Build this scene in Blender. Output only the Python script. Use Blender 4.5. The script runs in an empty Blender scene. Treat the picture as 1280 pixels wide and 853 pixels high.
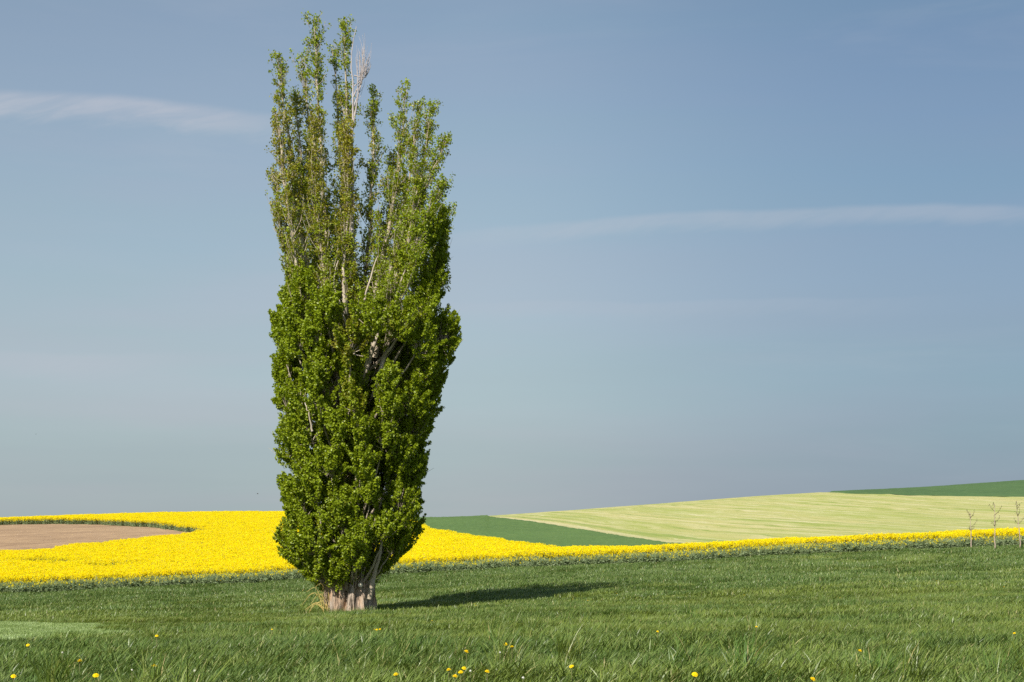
import bpy, math
import numpy as np

# ------------------------------------------------------------------ camera, sky, sun, exposure
scene = bpy.context.scene
COL = scene.collection
F = 2000.0          # focal length in photo pixels (photo 1280 x 853)
CX, EYE = 640.0, 690.0   # principal column, eye-level row
cam = bpy.data.cameras.new('camera')
cam.sensor_width = 36.0
cam.lens = F / 1280 * 36
cam.shift_y = (EYE - 426.5) / 1280
cam.clip_start, cam.clip_end = 0.1, 6000
cam_o = bpy.data.objects.new('camera', cam)
cam_o.location = (0, 0, 0)
cam_o.rotation_euler = (math.pi / 2, 0, 0)
COL.objects.link(cam_o)
scene.camera = cam_o

SUN_AZ, SUN_EL = 205.0, 40.0      # compass style, clockwise from +Y (the view direction)
world = bpy.data.worlds.new('World')
scene.world = world
world.use_nodes = True


class NT:
    """small helper for node trees"""
    def __init__(self, tree):
        self.t = tree

    def n(self, kind, **kw):
        nd = self.t.nodes.new(kind)
        for k, v in kw.items():
            setattr(nd, k, v)
        return nd

    def l(self, a, b):
        self.t.links.new(a, b)

    def val(self, sock, v):
        if isinstance(v, (int, float, tuple, list)):
            sock.default_value = v
        else:
            self.l(v, sock)

    def m(self, op, a, b=None, c=None, clamp=False):
        nd = self.n('ShaderNodeMath', operation=op, use_clamp=clamp)
        self.val(nd.inputs[0], a)
        if b is not None:
            self.val(nd.inputs[1], b)
        if c is not None:
            self.val(nd.inputs[2], c)
        return nd.outputs[0]

    def smooth(self, v, lo, hi, a=0.0, b=1.0):
        nd = self.n('ShaderNodeMapRange', interpolation_type='SMOOTHSTEP')
        self.val(nd.inputs[0], v)
        for i, x in enumerate((lo, hi, a, b)):
            self.val(nd.inputs[i + 1], x)
        return nd.outputs[0]

    def mix(self, fac, a, b, blend='MIX'):
        nd = self.n('ShaderNodeMix', data_type='RGBA', blend_type=blend)
        self.val(nd.inputs[0], fac)
        for s, v in ((nd.inputs[6], a), (nd.inputs[7], b)):
            if isinstance(v, (tuple, list)) and len(v) == 3:
                v = (*v, 1)
            self.val(s, v)
        return nd.outputs[2]

    def noise(self, vec, scale, detail=3, rough=0.5, dist=0.0):
        nd = self.n('ShaderNodeTexNoise')
        if vec is not None:
            self.l(vec, nd.inputs['Vector'])
        nd.inputs['Scale'].default_value = scale
        nd.inputs['Detail'].default_value = detail
        nd.inputs['Roughness'].default_value = rough
        nd.inputs['Distortion'].default_value = dist
        return nd.outputs[0]

    def xyz(self, x, y, z):
        nd = self.n('ShaderNodeCombineXYZ')
        for i, v in enumerate((x, y, z)):
            self.val(nd.inputs[i], v)
        return nd.outputs[0]

    def mapping(self, vec, scale=(1, 1, 1), rot=(0, 0, 0)):
        nd = self.n('ShaderNodeMapping')
        self.l(vec, nd.inputs[0])
        nd.inputs['Scale'].default_value = scale
        nd.inputs['Rotation'].default_value = rot
        return nd.outputs[0]


def build_world():
    w = NT(world.node_tree)
    bg = world.node_tree.nodes['Background']
    sky = w.n('ShaderNodeTexSky', sky_type='NISHITA', sun_disc=False)
    sky.sun_elevation = math.radians(SUN_EL)
    sky.sun_rotation = math.radians(SUN_AZ)
    sky.altitude = 500
    sky.air_density = 1.0
    sky.dust_density = 0.6
    sky.ozone_density = 1.3
    tc = w.n('ShaderNodeTexCoord')
    sp = w.n('ShaderNodeSeparateXYZ')
    w.l(tc.outputs['Generated'], sp.inputs[0])
    X, Y, Z = sp.outputs
    r = w.m('SQRT', w.m('ADD', w.m('MULTIPLY', X, X), w.m('MULTIPLY', Y, Y)))
    el = w.m('DIVIDE', Z, w.m('MAXIMUM', r, 0.02))          # tangent of elevation
    az = w.m('ARCTAN2', X, Y)                               # 0 ahead, + to the right
    # grey-lavender haze bank low in the air, all the way round
    n1 = w.noise(w.xyz(w.m('MULTIPLY', az, 2.2), w.m('MULTIPLY', el, 16.0), 3.1), 1.6, 4, 0.55)
    hz = w.smooth(el, -0.02, 0.36, 0.97, 0.30)
    hz = w.m('ADD', hz, w.m('MULTIPLY', w.m('SUBTRACT', n1, 0.5), 0.16), clamp=True)
    tone = w.noise(w.xyz(w.m('MULTIPLY', az, 1.2), w.m('MULTIPLY', el, 9.0), 8.0), 2.4, 3, 0.5)
    hcol = w.mix(w.smooth(tone, 0.35, 0.65), (3.45, 4.10, 4.65), (3.75, 4.05, 4.75))
    hdark = w.smooth(el, 0.0, 0.11, 0.88, 1.0)              # the bank is a little darker at its foot
    hcol = w.mix(1.0, hcol, w.xyz(hdark, hdark, hdark), 'MULTIPLY')
    col = w.mix(hz, sky.outputs[0], hcol)
    # haze scatters forward: the air is dimmer and bluer on the side opposite the sun
    anti = w.m('COSINE', w.m('SUBTRACT', az, math.radians(SUN_AZ - 180)))
    anti = w.smooth(anti, 0.89, 1.005)
    col = w.mix(1.0, col, w.mix(anti, (0.995, 1.02, 0.965), (0.645, 0.755, 0.81)), 'MULTIPLY')

    def streak(cu, half, cw, slope, curve, up, dn, strength, seed, fade_l, fade_r, wisp):
        u = w.m('SUBTRACT', az, cu)
        c = w.m('ADD', cw, w.m('ADD', w.m('MULTIPLY', u, slope), w.m('MULTIPLY', w.m('MULTIPLY', u, u), curve)))
        wob = w.noise(w.xyz(w.m('MULTIPLY', az, 9.0), seed, 0.0), 1.0, 3, 0.5)
        c = w.m('ADD', c, w.m('MULTIPLY', w.m('SUBTRACT', wob, 0.5), 0.012))
        dv = w.m('SUBTRACT', el, c)
        # slanting filaments under a fairly crisp upper edge
        sk = w.noise(w.xyz(w.m('ADD', w.m('MULTIPLY', az, 34.0), w.m('MULTIPLY', dv, -75.0)), w.m('MULTIPLY', dv, 60.0), seed), 1.0, 5, 0.62, 0.4)
        top = w.smooth(dv, up * 0.25, up, 1.0, 0.0)
        dn2 = w.m('MULTIPLY', dn, w.m('ADD', 0.45, w.m('MULTIPLY', sk, 1.1)))
        bot = w.smooth(dv, w.m('MULTIPLY', dn2, -1.0), w.m('MULTIPLY', dn2, -0.1), 0.0, 1.0)
        side = w.m('MULTIPLY', w.smooth(u, -half, -half + fade_l), w.smooth(u, half - fade_r, half, 1.0, 0.0))
        fil = w.m('ADD', 1.0 - wisp, w.m('MULTIPLY', w.smooth(sk, 0.3, 0.7), wisp))
        out = w.m('MULTIPLY', w.m('MULTIPLY', top, bot), w.m('MULTIPLY', side, fil))
        return w.m('MULTIPLY', out, strength)

    a = streak(-0.25, 0.17, 0.2680, 0.004, -0.35, 0.009, 0.016, 0.60, 1.7, 0.06, 0.14, 0.55)
    b = streak(0.15, 0.26, 0.2070, 0.008, -0.24, 0.006, 0.010, 0.30, 5.3, 0.16, 0.14, 0.35)
    c = streak(0.10, 0.20, 0.1530, -0.004, 0.0, 0.004, 0.012, 0.13, 9.1, 0.12, 0.14, 0.4)
    d = streak(-0.31, 0.14, 0.117, 0.0, 0.0, 0.006, 0.016, 0.26, 12.6, 0.10, 0.10, 0.3)
    # faint cirrus over the rest of the sky
    ci = w.noise(w.xyz(w.m('MULTIPLY', az, 2.0), w.m('MULTIPLY', el, 14.0), 20.0), 1.3, 5, 0.6, 0.5)
    ci = w.m('MULTIPLY', w.smooth(ci, 0.52, 0.8), 0.14)
    cl = w.m('MAXIMUM', w.m('MAXIMUM', a, b), w.m('MAXIMUM', w.m('MAXIMUM', c, d), ci))
    col = w.mix(cl, col, (4.75, 4.95, 5.55))
    w.l(col, bg.inputs[0])
    bg.inputs[1].default_value = 0.079


build_world()

sun = bpy.data.lights.new('sun', 'SUN')
sun.energy = 4.6
sun.angle = math.radians(0.55)
sun.color = (1.0, 0.94, 0.83)
sun_o = bpy.data.objects.new('sun', sun)
from mathutils import Vector
_az, _el = math.radians(SUN_AZ), math.radians(SUN_EL)
to_sun = Vector((math.sin(_az) * math.cos(_el), math.cos(_az) * math.cos(_el), math.sin(_el)))
sun_o.rotation_euler = to_sun.to_track_quat('Z', 'Y').to_euler()
sun_o.location = (-20, -30, 40)
COL.objects.link(sun_o)

vs = scene.view_settings
vs.view_transform = 'Standard'
vs.look = 'None'
vs.exposure = 0.5
vs.gamma = 1.0
vs.use_curve_mapping = False
scene.cycles.max_bounces = 8
scene.cycles.transparent_max_bounces = 8
scene.cycles.use_denoising = False       # keep the grain of leaves and grass

rng = np.random.default_rng(20240511)


# ------------------------------------------------------------------ helpers
def tag(o, label=None, cat=None, group=None, kind=None):
    if label:
        o['label'] = label
    if cat:
        o['category'] = cat
    if group:
        o['group'] = group
    if kind:
        o['kind'] = kind
    return o


def link(name, mesh, mats=(), parent=None):
    o = bpy.data.objects.new(name, mesh)
    for m in (mats if isinstance(mats, (list, tuple)) else [mats]):
        if mesh.materials.find(m.name) < 0:
            mesh.materials.append(m)
    COL.objects.link(o)
    if parent is not None:
        o.parent = parent
    return o


def empty(name, loc=(0, 0, 0), rz=0.0):
    o = bpy.data.objects.new(name, None)
    o.empty_display_size = 0.3
    o.location = loc
    o.rotation_euler = (0, 0, rz)
    COL.objects.link(o)
    return o


def mesh_np(name, verts, faces, smooth=False, mat_idx=None, attrs=None):
    """verts (N,3); faces: int array (M,k) or a list of such arrays"""
    if not isinstance(faces, list):
        faces = [faces]
    faces = [np.asarray(f, dtype=np.int32) for f in faces if len(f)]
    me = bpy.data.meshes.new(name)
    verts = np.asarray(verts, dtype=np.float32)
    me.vertices.add(len(verts))
    me.vertices.foreach_set('co', verts.ravel())
    nl = sum(f.size for f in faces)
    nf = sum(len(f) for f in faces)
    me.loops.add(nl)
    me.loops.foreach_set('vertex_index', np.concatenate([f.ravel() for f in faces]))
    tot = np.concatenate([np.full(len(f), f.shape[1], dtype=np.int32) for f in faces])
    start = np.concatenate([[0], np.cumsum(tot)[:-1]]).astype(np.int32)
    me.polygons.add(nf)
    me.polygons.foreach_set('loop_start', start)
    me.polygons.foreach_set('loop_total', tot)
    if mat_idx is not None:
        me.polygons.foreach_set('material_index', np.asarray(mat_idx, dtype=np.int32))
    me.update(calc_edges=True)
    me.polygons.foreach_set('use_smooth', np.full(nf, bool(smooth)))
    for k, v in (attrs or {}).items():
        at = me.attributes.new(k, 'FLOAT', 'POINT')
        at.data.foreach_set('value', np.asarray(v, dtype=np.float32))
    me.validate()
    return me


def principled(name):
    m = bpy.data.materials.new(name)
    m.use_nodes = True
    w = NT(m.node_tree)
    b = m.node_tree.nodes['Principled BSDF']
    return m, w, b


def tubes(paths, radii, sides=5):
    """list of polylines (k,3) with radii (k,) -> verts, quads"""
    V, Q, base = [], [], 0
    ang = np.arange(sides) / sides * 2 * np.pi
    for P, R in zip(paths, radii):
        P = np.asarray(P, float)
        R = np.asarray(R, float)
        T = np.gradient(P, axis=0)
        T /= np.linalg.norm(T, axis=1, keepdims=True) + 1e-9
        ref = np.where(np.abs(T[:, :1]) < 0.8, np.array([[1.0, 0, 0]]), np.array([[0, 1.0, 0]]))
        A = np.cross(T, ref)
        A /= np.linalg.norm(A, axis=1, keepdims=True) + 1e-9
        B = np.cross(T, A)
        ring = P[:, None] + R[:, None, None] * (np.cos(ang)[None, :, None] * A[:, None] + np.sin(ang)[None, :, None] * B[:, None])
        k = len(P)
        V.append(ring.reshape(-1, 3))
        i = np.arange(k - 1)[:, None] * sides
        j = np.arange(sides)[None]
        j2 = (j + 1) % sides
        Q.append(np.stack([i + j, i + j2, i + sides + j2, i + sides + j], -1).reshape(-1, 4) + base)
        base += k * sides
    return np.concatenate(V), np.concatenate(Q)


def hermite(xs, ys, x):
    """smooth interpolation through (xs, ys[..., k]) at x (any shape); returns weights form: idx, h"""
    xs = np.asarray(xs, float)
    x = np.clip(x, xs[0], xs[-1])
    i = np.clip(np.searchsorted(xs, x, side='right') - 1, 0, len(xs) - 2)
    h = xs[i + 1] - xs[i]
    return i, h, (x - xs[i]) / h


def interp1(xs, ys, x):
    xs = np.asarray(xs, float)
    ys = np.asarray(ys, float)
    m = np.gradient(ys, xs)
    i, h, t = hermite(xs, ys, x)
    return ((2 * t**3 - 3 * t**2 + 1) * ys[i] + (t**3 - 2 * t**2 + t) * h * m[i]
            + (-2 * t**3 + 3 * t**2) * ys[i + 1] + (t**3 - t**2) * h * m[i + 1])


def vnoise(x, y, seed=0):
    """smooth value noise, about -1..1"""
    xi, yi = np.floor(x).astype(np.int64), np.floor(y).astype(np.int64)
    fx, fy = x - xi, y - yi
    fx, fy = fx * fx * (3 - 2 * fx), fy * fy * (3 - 2 * fy)

    def hsh(a, b):
        n = (a * 374761393 + b * 668265263 + seed * 974634777) & 0xFFFFFFFF
        n = ((n ^ (n >> 13)) * 1274126177) & 0xFFFFFFFF
        return ((n ^ (n >> 16)) & 0xFFFF) / 32767.5 - 1
    return ((hsh(xi, yi) * (1 - fx) + hsh(xi + 1, yi) * fx) * (1 - fy)
            + (hsh(xi, yi + 1) * (1 - fx) + hsh(xi + 1, yi + 1) * fx) * fy)


# ------------------------------------------------------------------ the lie of the land
# a height table: columns by bearing, rows by distance ahead (m); entries are slopes below eye level in 1/2000ths
D_ROWS = np.array([5, 11, 27, 64, 90, 118, 140, 180, 230, 300, 420, 600, 1500], float)
LAND_U = np.array([-600, -250, 0, 200, 437, 640, 800, 1000, 1280, 1600, 2000], float)
LAND = np.array([
    [1000, 856, 814, 784, 772, 762, 742, 718, 695, 688, 694, 695, 694],
    [1000, 855, 811, 780, 767, 754, 732, 709, 678, 668, 685, 693, 693],
    [1000, 853, 807, 776, 760, 744, 723, 700, 665, 656, 672, 690, 692],
    [1000, 853, 803, 773, 754, 735, 716, 692, 665, 649, 664, 688, 692],
    [1000, 853, 798, 767, 745, 723, 706, 686, 665, 648, 660, 685, 692],
    [1000, 853, 792, 757, 734, 712, 699, 684, 667, 652, 644, 668, 690],
    [1000, 853, 788, 751, 727, 706, 700, 688, 669, 649, 632, 645, 690],
    [1000, 853, 784, 744, 719, 695, 690, 678, 660, 640, 618, 625, 680],
    [1000, 853, 779, 734, 707, 683, 679, 668, 652, 633, 611, 601, 660],
    [1000, 853, 774, 725, 697, 671, 668, 659, 643, 622, 601, 591, 640],
    [1000, 853, 770, 716, 688, 660, 658, 650, 634, 612, 590, 580, 630],
], float)


def row_at(u, d):
    ld = np.log(d)
    cols = np.stack([interp1(np.log(D_ROWS), LAND[k], ld) for k in range(len(LAND_U))], 0)
    xs = LAND_U
    m = np.gradient(cols, xs, axis=0)
    i, h, t = hermite(xs, None, CX + F * u)
    g = lambda A, ii: np.take_along_axis(A, ii[None], 0)[0]
    return ((2 * t**3 - 3 * t**2 + 1) * g(cols, i) + (t**3 - 2 * t**2 + t) * h * g(m, i)
            + (-2 * t**3 + 3 * t**2) * g(cols, i + 1) + (t**3 - t**2) * h * g(m, i + 1))


def ground_z(x, y):
    x = np.asarray(x, float)
    y = np.asarray(y, float)
    shp = np.broadcast(x, y).shape
    x, y = np.broadcast_to(x, shp).ravel(), np.broadcast_to(y, shp).ravel()
    yc = np.clip(y, 6, 1500)
    u = np.clip(x / yc, -0.62, 0.68)
    z = -(row_at(u, yc) - EYE) / F * yc
    z = z - 0.13 * np.maximum(6 - y, 0)
    z = z + 0.035 * vnoise(x / 3.1, y / 3.1, 3) + 0.05 * vnoise(x / 9.0, y / 9.0, 5)
    return z.reshape(shp)


def from_pixel(px, py, up=0.0, lo=7.0, hi=118.0):
    """where on the ground a thing stands whose point 'up' metres above ground is seen at that spot of the photo"""
    u = (px - CX) / F
    ys = np.exp(np.linspace(np.log(lo), np.log(hi), 900))
    z = ground_z(u * ys, ys) + up
    rows = EYE - F * z / ys
    k = np.where(rows <= py)[0]
    k = k[0] if len(k) else len(ys) - 1
    return np.array([u * ys[k], ys[k], z[k] - up])


# ------------------------------------------------------------------ materials for fields
def ground_material(name, c1, c2, c3, scale=1.0, rough=0.9, bump=0.4, stretch=(1, 1, 1), rot=0.0, fine=6.0):
    m, w, b = principled(name)
    tc = w.n('ShaderNodeTexCoord')
    v = w.mapping(tc.outputs['Object'], stretch, (0, 0, rot))
    n1 = w.noise(v, 0.08 * scale, 5, 0.6)
    n2 = w.noise(v, 0.9 * scale, 5, 0.65)
    n3 = w.noise(v, fine * scale, 3, 0.6)
    c = w.mix(w.smooth(n1, 0.35, 0.65), c1, c2)
    c = w.mix(w.smooth(n2, 0.42, 0.72, 0, 0.8), c, c3)
    c = w.mix(w.smooth(n3, 0.3, 0.75, 0.0, 0.45), c, tuple(k * 0.55 for k in c1))
    w.l(c, b.inputs['Base Color'])
    b.inputs['Roughness'].default_value = rough
    b.inputs['Specular IOR Level'].default_value = 0.2
    bp = w.n('ShaderNodeBump')
    bp.inputs['Strength'].default_value = bump
    bp.inputs['Distance'].default_value = 0.2
    w.l(w.m('ADD', n3, w.m('MULTIPLY', n2, 1.5)), bp.inputs['Height'])
    w.l(bp.outputs[0], b.inputs['Normal'])
    return m


M_EARTH = ground_material('earth_under_grass', (0.040, 0.070, 0.016), (0.034, 0.058, 0.014), (0.07, 0.085, 0.022))
M_WHEAT = ground_material('young_wheat', (0.110, 0.190, 0.052), (0.092, 0.165, 0.046), (0.135, 0.21, 0.06), 0.7, bump=0.6, stretch=(1, 0.35, 1), fine=4)
M_WHEAT2 = ground_material('young_wheat_far', (0.082, 0.155, 0.052), (0.068, 0.132, 0.045), (0.11, 0.18, 0.06), 0.5, bump=0.6, stretch=(1, 0.3, 1), fine=4)
M_SHORT = ground_material('short_pale_sward', (0.22, 0.33, 0.12), (0.20, 0.30, 0.105), (0.25, 0.34, 0.12), 1.2, bump=0.6, fine=9)


def soil_material():
    m, w, b = principled('bare_tilled_soil')
    tc = w.n('ShaderNodeTexCoord')
    v = w.mapping(tc.outputs['Object'], (1, 1, 1), (0, 0, math.radians(-24)))
    n1 = w.noise(v, 0.05, 4, 0.6)
    n2 = w.noise(w.mapping(v, (0.12, 1.4, 1)), 0.8, 4, 0.6)
    n3 = w.noise(w.mapping(v, (0.5, 1, 1)), 0.9, 6, 0.8)
    c = w.mix(w.smooth(n1, 0.35, 0.65), (0.40, 0.275, 0.165), (0.47, 0.325, 0.195))
    c = w.mix(w.smooth(n2, 0.45, 0.60, 0, 0.85), c, (0.28, 0.185, 0.115))
    c = w.mix(w.smooth(n3, 0.45, 0.7, 0, 0.7), c, (0.20, 0.13, 0.09))
    w.l(c, b.inputs['Base Color'])
    b.inputs['Roughness'].default_value = 0.95
    b.inputs['Specular IOR Level'].default_value = 0.1
    bp = w.n('ShaderNodeBump')
    bp.inputs['Strength'].default_value = 0.8
    bp.inputs['Distance'].default_value = 0.3
    w.l(w.m('ADD', n3, n2), bp.inputs['Height'])
    w.l(bp.outputs[0], b.inputs['Normal'])
    return m


HAY_A, HAY_B = np.array([20.9, 190.0]), np.array([-5.0, 340.0])     # the field's long edge, parallel to the swaths
HAY_ANG = math.atan2(*(HAY_B - HAY_A)[::-1])
HAY_ACROSS = float(-math.sin(HAY_ANG) * HAY_A[0] + math.cos(HAY_ANG) * HAY_A[1])


def hay_material():
    m, w, b = principled('mown_hay')
    tc = w.n('ShaderNodeTexCoord')
    v = w.mapping(tc.outputs['Object'], (1, 1, 1), (0, 0, -HAY_ANG))       # x runs along the swaths now
    sp = w.n('ShaderNodeSeparateXYZ')
    w.l(v, sp.inputs[0])
    across = sp.outputs[1]
    wob = w.noise(w.mapping(v, (0.02, 0.05, 1)), 1.0, 3, 0.5)
    ac = w.m('ADD', across, w.m('MULTIPLY', wob, 5.0))
    s1 = w.m('SINE', w.m('ADD', w.m('MULTIPLY', ac, 2 * math.pi / 5.6), w.m('MULTIPLY', wob, 9.0)))
    broad = w.noise(w.xyz(w.m('MULTIPLY', sp.outputs[0], 0.010), w.m('MULTIPLY', ac, 0.10), 0.0), 1.0, 4, 0.6)
    streaks = w.noise(w.xyz(w.m('MULTIPLY', sp.outputs[0], 0.012), w.m('MULTIPLY', ac, 0.50), 4.0), 1.0, 5, 0.75)
    fine = w.noise(v, 1.6, 4, 0.65)
    c = w.mix(w.smooth(broad, 0.38, 0.62), (0.45, 0.42, 0.17), (0.35, 0.375, 0.11))
    c = w.mix(w.smooth(streaks, 0.34, 0.48, 0.95, 0), c, (0.56, 0.52, 0.31))
    c = w.mix(w.smooth(w.m('ADD', s1, w.m('MULTIPLY', streaks, 3.0)), 1.5, 2.6, 0, 0.28), c, (0.60, 0.55, 0.33))
    c = w.mix(w.smooth(streaks, 0.52, 0.62, 0, 0.8), c, (0.22, 0.29, 0.065))
    edge = HAY_ACROSS
    off = w.m('ABSOLUTE', w.m('SUBTRACT', across, edge))
    c = w.mix(w.smooth(off, 2.0, 4.5, 0.6, 0.0), c, (0.52, 0.46, 0.27))           # beige headland
    c = w.mix(w.m('MULTIPLY', w.m('MULTIPLY', w.smooth(off, 4.5, 5.5), w.smooth(off, 7.5, 6.2)), 0.6), c, (0.20, 0.28, 0.06))
    c = w.mix(w.smooth(fine, 0.5, 0.8, 0, 0.35), c, (0.28, 0.31, 0.10))
    w.l(c, b.inputs['Base Color'])
    b.inputs['Roughness'].default_value = 0.9
    b.inputs['Specular IOR Level'].default_value = 0.15
    bp = w.n('ShaderNodeBump')
    bp.inputs['Strength'].default_value = 0.7
    bp.inputs['Distance'].default_value = 0.25
    w.l(w.m('ADD', fine, w.m('MULTIPLY', streaks, 1.5)), bp.inputs['Height'])
    w.l(bp.outputs[0], b.inputs['Normal'])
    return m


M_SOIL, M_HAY = soil_material(), hay_material()


# ------------------------------------------------------------------ ground sheet and field sheets
def build_ground():
    ys = np.concatenate([np.linspace(-70, 5, 16), np.exp(np.linspace(np.log(6), np.log(450), 330)), np.exp(np.linspace(np.log(462), np.log(1500), 40)), [2200, 3500]])
    nx = 221
    t = np.linspace(-1, 1, nx)
    half = 34 + 0.62 * np.abs(ys)
    X = t[None] * half[:, None]
    Y = np.repeat(ys[:, None], nx, 1)
    Z = ground_z(X, Y)
    i = np.arange(len(ys) - 1)[:, None] * nx
    j = np.arange(nx - 1)[None]
    q = np.stack([i + j, i + j + 1, i + nx + j + 1, i + nx + j], -1).reshape(-1, 4)
    o = link('ground', mesh_np('ground', np.stack([X, Y, Z], -1).reshape(-1, 3), q, True), M_EARTH)
    tag(o, 'rolling dark green ground beneath the meadow grass and crops', 'ground', kind='structure')


build_ground()


def col_u(px):
    return (np.asarray(px, float) - CX) / F


def field_sheet(name, px, lo, hi, mat, lift, label, cat, nu=160, nv=60, skirt=False):
    """a field between two boundary curves given as bearing (px) and distances lo / hi"""
    pu = np.linspace(px[0], px[-1], nu)
    L = np.interp(pu, px, lo)
    H = np.maximum(np.interp(pu, px, hi), L + 0.05)
    # slightly ragged edges
    L = L * (1 + 0.004 * vnoise(pu / 9, L * 0, 11))
    H = H * (1 + 0.004 * vnoise(pu / 11, L * 0, 12))
    t = np.linspace(0, 1, nv)[:, None]
    Y = np.exp(np.log(L)[None] * (1 - t) + np.log(H)[None] * t)
    X = col_u(pu)[None] * Y
    Z = ground_z(X, Y) + lift
    if skirt:
        Z = Z + 0.06 * vnoise(X * 1.7, Y * 1.7, 7)
        edge = np.zeros_like(Z, bool)
        edge[0] = edge[-1] = True
        edge[:, 0] = edge[:, -1] = True
        Z[edge] -= lift + 0.1
    i = np.arange(nv - 1)[:, None] * nu
    j = np.arange(nu - 1)[None]
    q = np.stack([i + j, i + j + 1, i + nu + j + 1, i + nu + j], -1).reshape(-1, 4)
    o = link(name, mesh_np(name, np.stack([X, Y, Z], -1).reshape(-1, 3), q, True), mat)
    return tag(o, label, cat, kind='structure')


def hay_edge(px):
    """distance of the long edge line A-B on a bearing"""
    u = col_u(px)
    d = HAY_B - HAY_A
    # u*y = x  on the line A + s d
    s = (u * HAY_A[1] - HAY_A[0]) / (d[0] - u * d[1])
    return HAY_A[1] + s * d[1]


# hay field: from its long edge (left) / the rape strip (right) up to the skyline and over
hx = np.concatenate([np.linspace(606, 860, 40), np.linspace(866, 1700, 40)])
hay_lo = np.where(hx <= 860, np.minimum(hay_edge(np.minimum(hx, 860)), 600), np.interp(hx, [860, 900, 960, 1700], [190, 168, 139, 139]))
hay_hi = np.interp(hx, [606, 1030, 1040, 1150, 1280, 1700], [560, 470, 405, 372, 352, 310])
hay_hi = np.maximum(hay_hi, hay_lo + 1)
field_sheet('hay_field', hx, hay_lo, hay_hi, M_HAY, 0.06, 'pale yellow-green mown hay field with long parallel swath stripes on the slope', 'field', 400, 120)
# dark green wheat between the rape and the hay
wx = np.linspace(400, 905, 80)
wheat_lo = np.interp(wx, [400, 535, 620, 690, 860, 905], [300, 215, 172, 139, 138, 138])
wheat_hi = np.where(wx < 606, 520, np.where(wx <= 860, np.minimum(hay_edge(np.clip(wx, 600, 860)), 520), np.interp(wx, [860, 905], [190, 165])))
field_sheet('wheat_field', wx, wheat_lo, wheat_hi, M_WHEAT, 0.30, 'smooth dark green young wheat field wedged between yellow rapeseed and pale hay', 'field', 260, 60, skirt=True)
# green field on the right-hand hilltop
field_sheet('hilltop_field', [1036, 1060, 1150, 1280, 1700], [420, 402, 373, 353, 311], [460, 640, 800, 900, 1000], M_WHEAT2, 0.22,
            'dark green crop field along the hilltop above the pale hay', 'field', 200, 60, skirt=True)
# bare soil in the left of the rape
SOIL_PX = [-700, -300, 0, 60, 110, 160, 200, 240, 266]
SOIL_LO = [150, 165, 176, 180, 186, 192, 198, 205, 212]
SOIL_HI = [235, 250, 266, 263, 259, 250, 240, 226, 213]
field_sheet('bare_soil_field', SOIL_PX, [a - 3 for a in SOIL_LO], [a + 3 for a in SOIL_HI], M_SOIL, 0.05,
            'bare pinkish-brown tilled soil enclosed by yellow rapeseed', 'field', 200, 60)
# short pale sward, left of the tree
SWARD_PX = [-500, -200, 0, 60, 110, 150, 172]
SWARD_LO = [19, 20, 21.5, 23, 27, 33, 41]
SWARD_HI = [66, 64, 61, 57, 52.5, 50.5, 48]
field_sheet('short_sward', SWARD_PX, SWARD_LO, SWARD_HI, M_SHORT, 0.05,
            'smooth pale green patch of short sward left of the poplar', 'grass patch', 160, 50)


# ------------------------------------------------------------------ scatter (geometry nodes) for uncountable plants
def scatter(name, P, rot, scl, idx, tint, protos, label, cat):
    me = bpy.data.meshes.new(name)
    me.vertices.add(len(P))
    me.vertices.foreach_set('co', np.asarray(P, np.float32).ravel())
    for k, v, ty in (('rot', rot, 'FLOAT_VECTOR'), ('scl', scl, 'FLOAT'), ('idx', idx, 'INT'), ('tint', tint, 'FLOAT')):
        a = me.attributes.new(k, ty, 'POINT')
        if ty == 'FLOAT_VECTOR':
            a.data.foreach_set('vector', np.asarray(v, np.float32).ravel())
        else:
            a.data.foreach_set('value', np.asarray(v, np.int32 if ty == 'INT' else np.float32))
    o = bpy.data.objects.new(name, me)
    COL.objects.link(o)
    g = bpy.data.node_groups.new(name + '_nodes', 'GeometryNodeTree')
    g.interface.new_socket('Geometry', in_out='INPUT', socket_type='NodeSocketGeometry')
    g.interface.new_socket('Geometry', in_out='OUTPUT', socket_type='NodeSocketGeometry')
    w = NT(g)
    gi, go = w.n('NodeGroupInput'), w.n('NodeGroupOutput')
    jn = w.n('GeometryNodeJoinGeometry')
    for p in protos:
        oi = w.n('GeometryNodeObjectInfo', transform_space='ORIGINAL')
        oi.inputs['Object'].default_value = p
        gt = w.n('GeometryNodeGeometryToInstance')
        w.l(oi.outputs['Geometry'], gt.inputs[0])
        w.l(gt.outputs[0], jn.inputs[0])
    io = w.n('GeometryNodeInstanceOnPoints')

    def named(nm, ty):
        nd = w.n('GeometryNodeInputNamedAttribute', data_type=ty)
        nd.inputs[0].default_value = nm
        return nd.outputs[0]
    w.l(gi.outputs[0], io.inputs['Points'])
    w.l(jn.outputs[0], io.inputs['Instance'])
    io.inputs['Pick Instance'].default_value = True
    w.l(named('idx', 'INT'), io.inputs['Instance Index'])
    w.l(named('rot', 'FLOAT_VECTOR'), io.inputs['Rotation'])
    w.l(named('scl', 'FLOAT'), io.inputs['Scale'])
    w.l(io.outputs[0], go.inputs[0])
    md = o.modifiers.new('scatter', 'NODES')
    md.node_group = g
    return tag(o, label, cat, kind='stuff')


def proto(name, mesh, mats):
    o = bpy.data.objects.new(name, mesh)
    for m in mats:
        mesh.materials.append(m)
    return o


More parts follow.
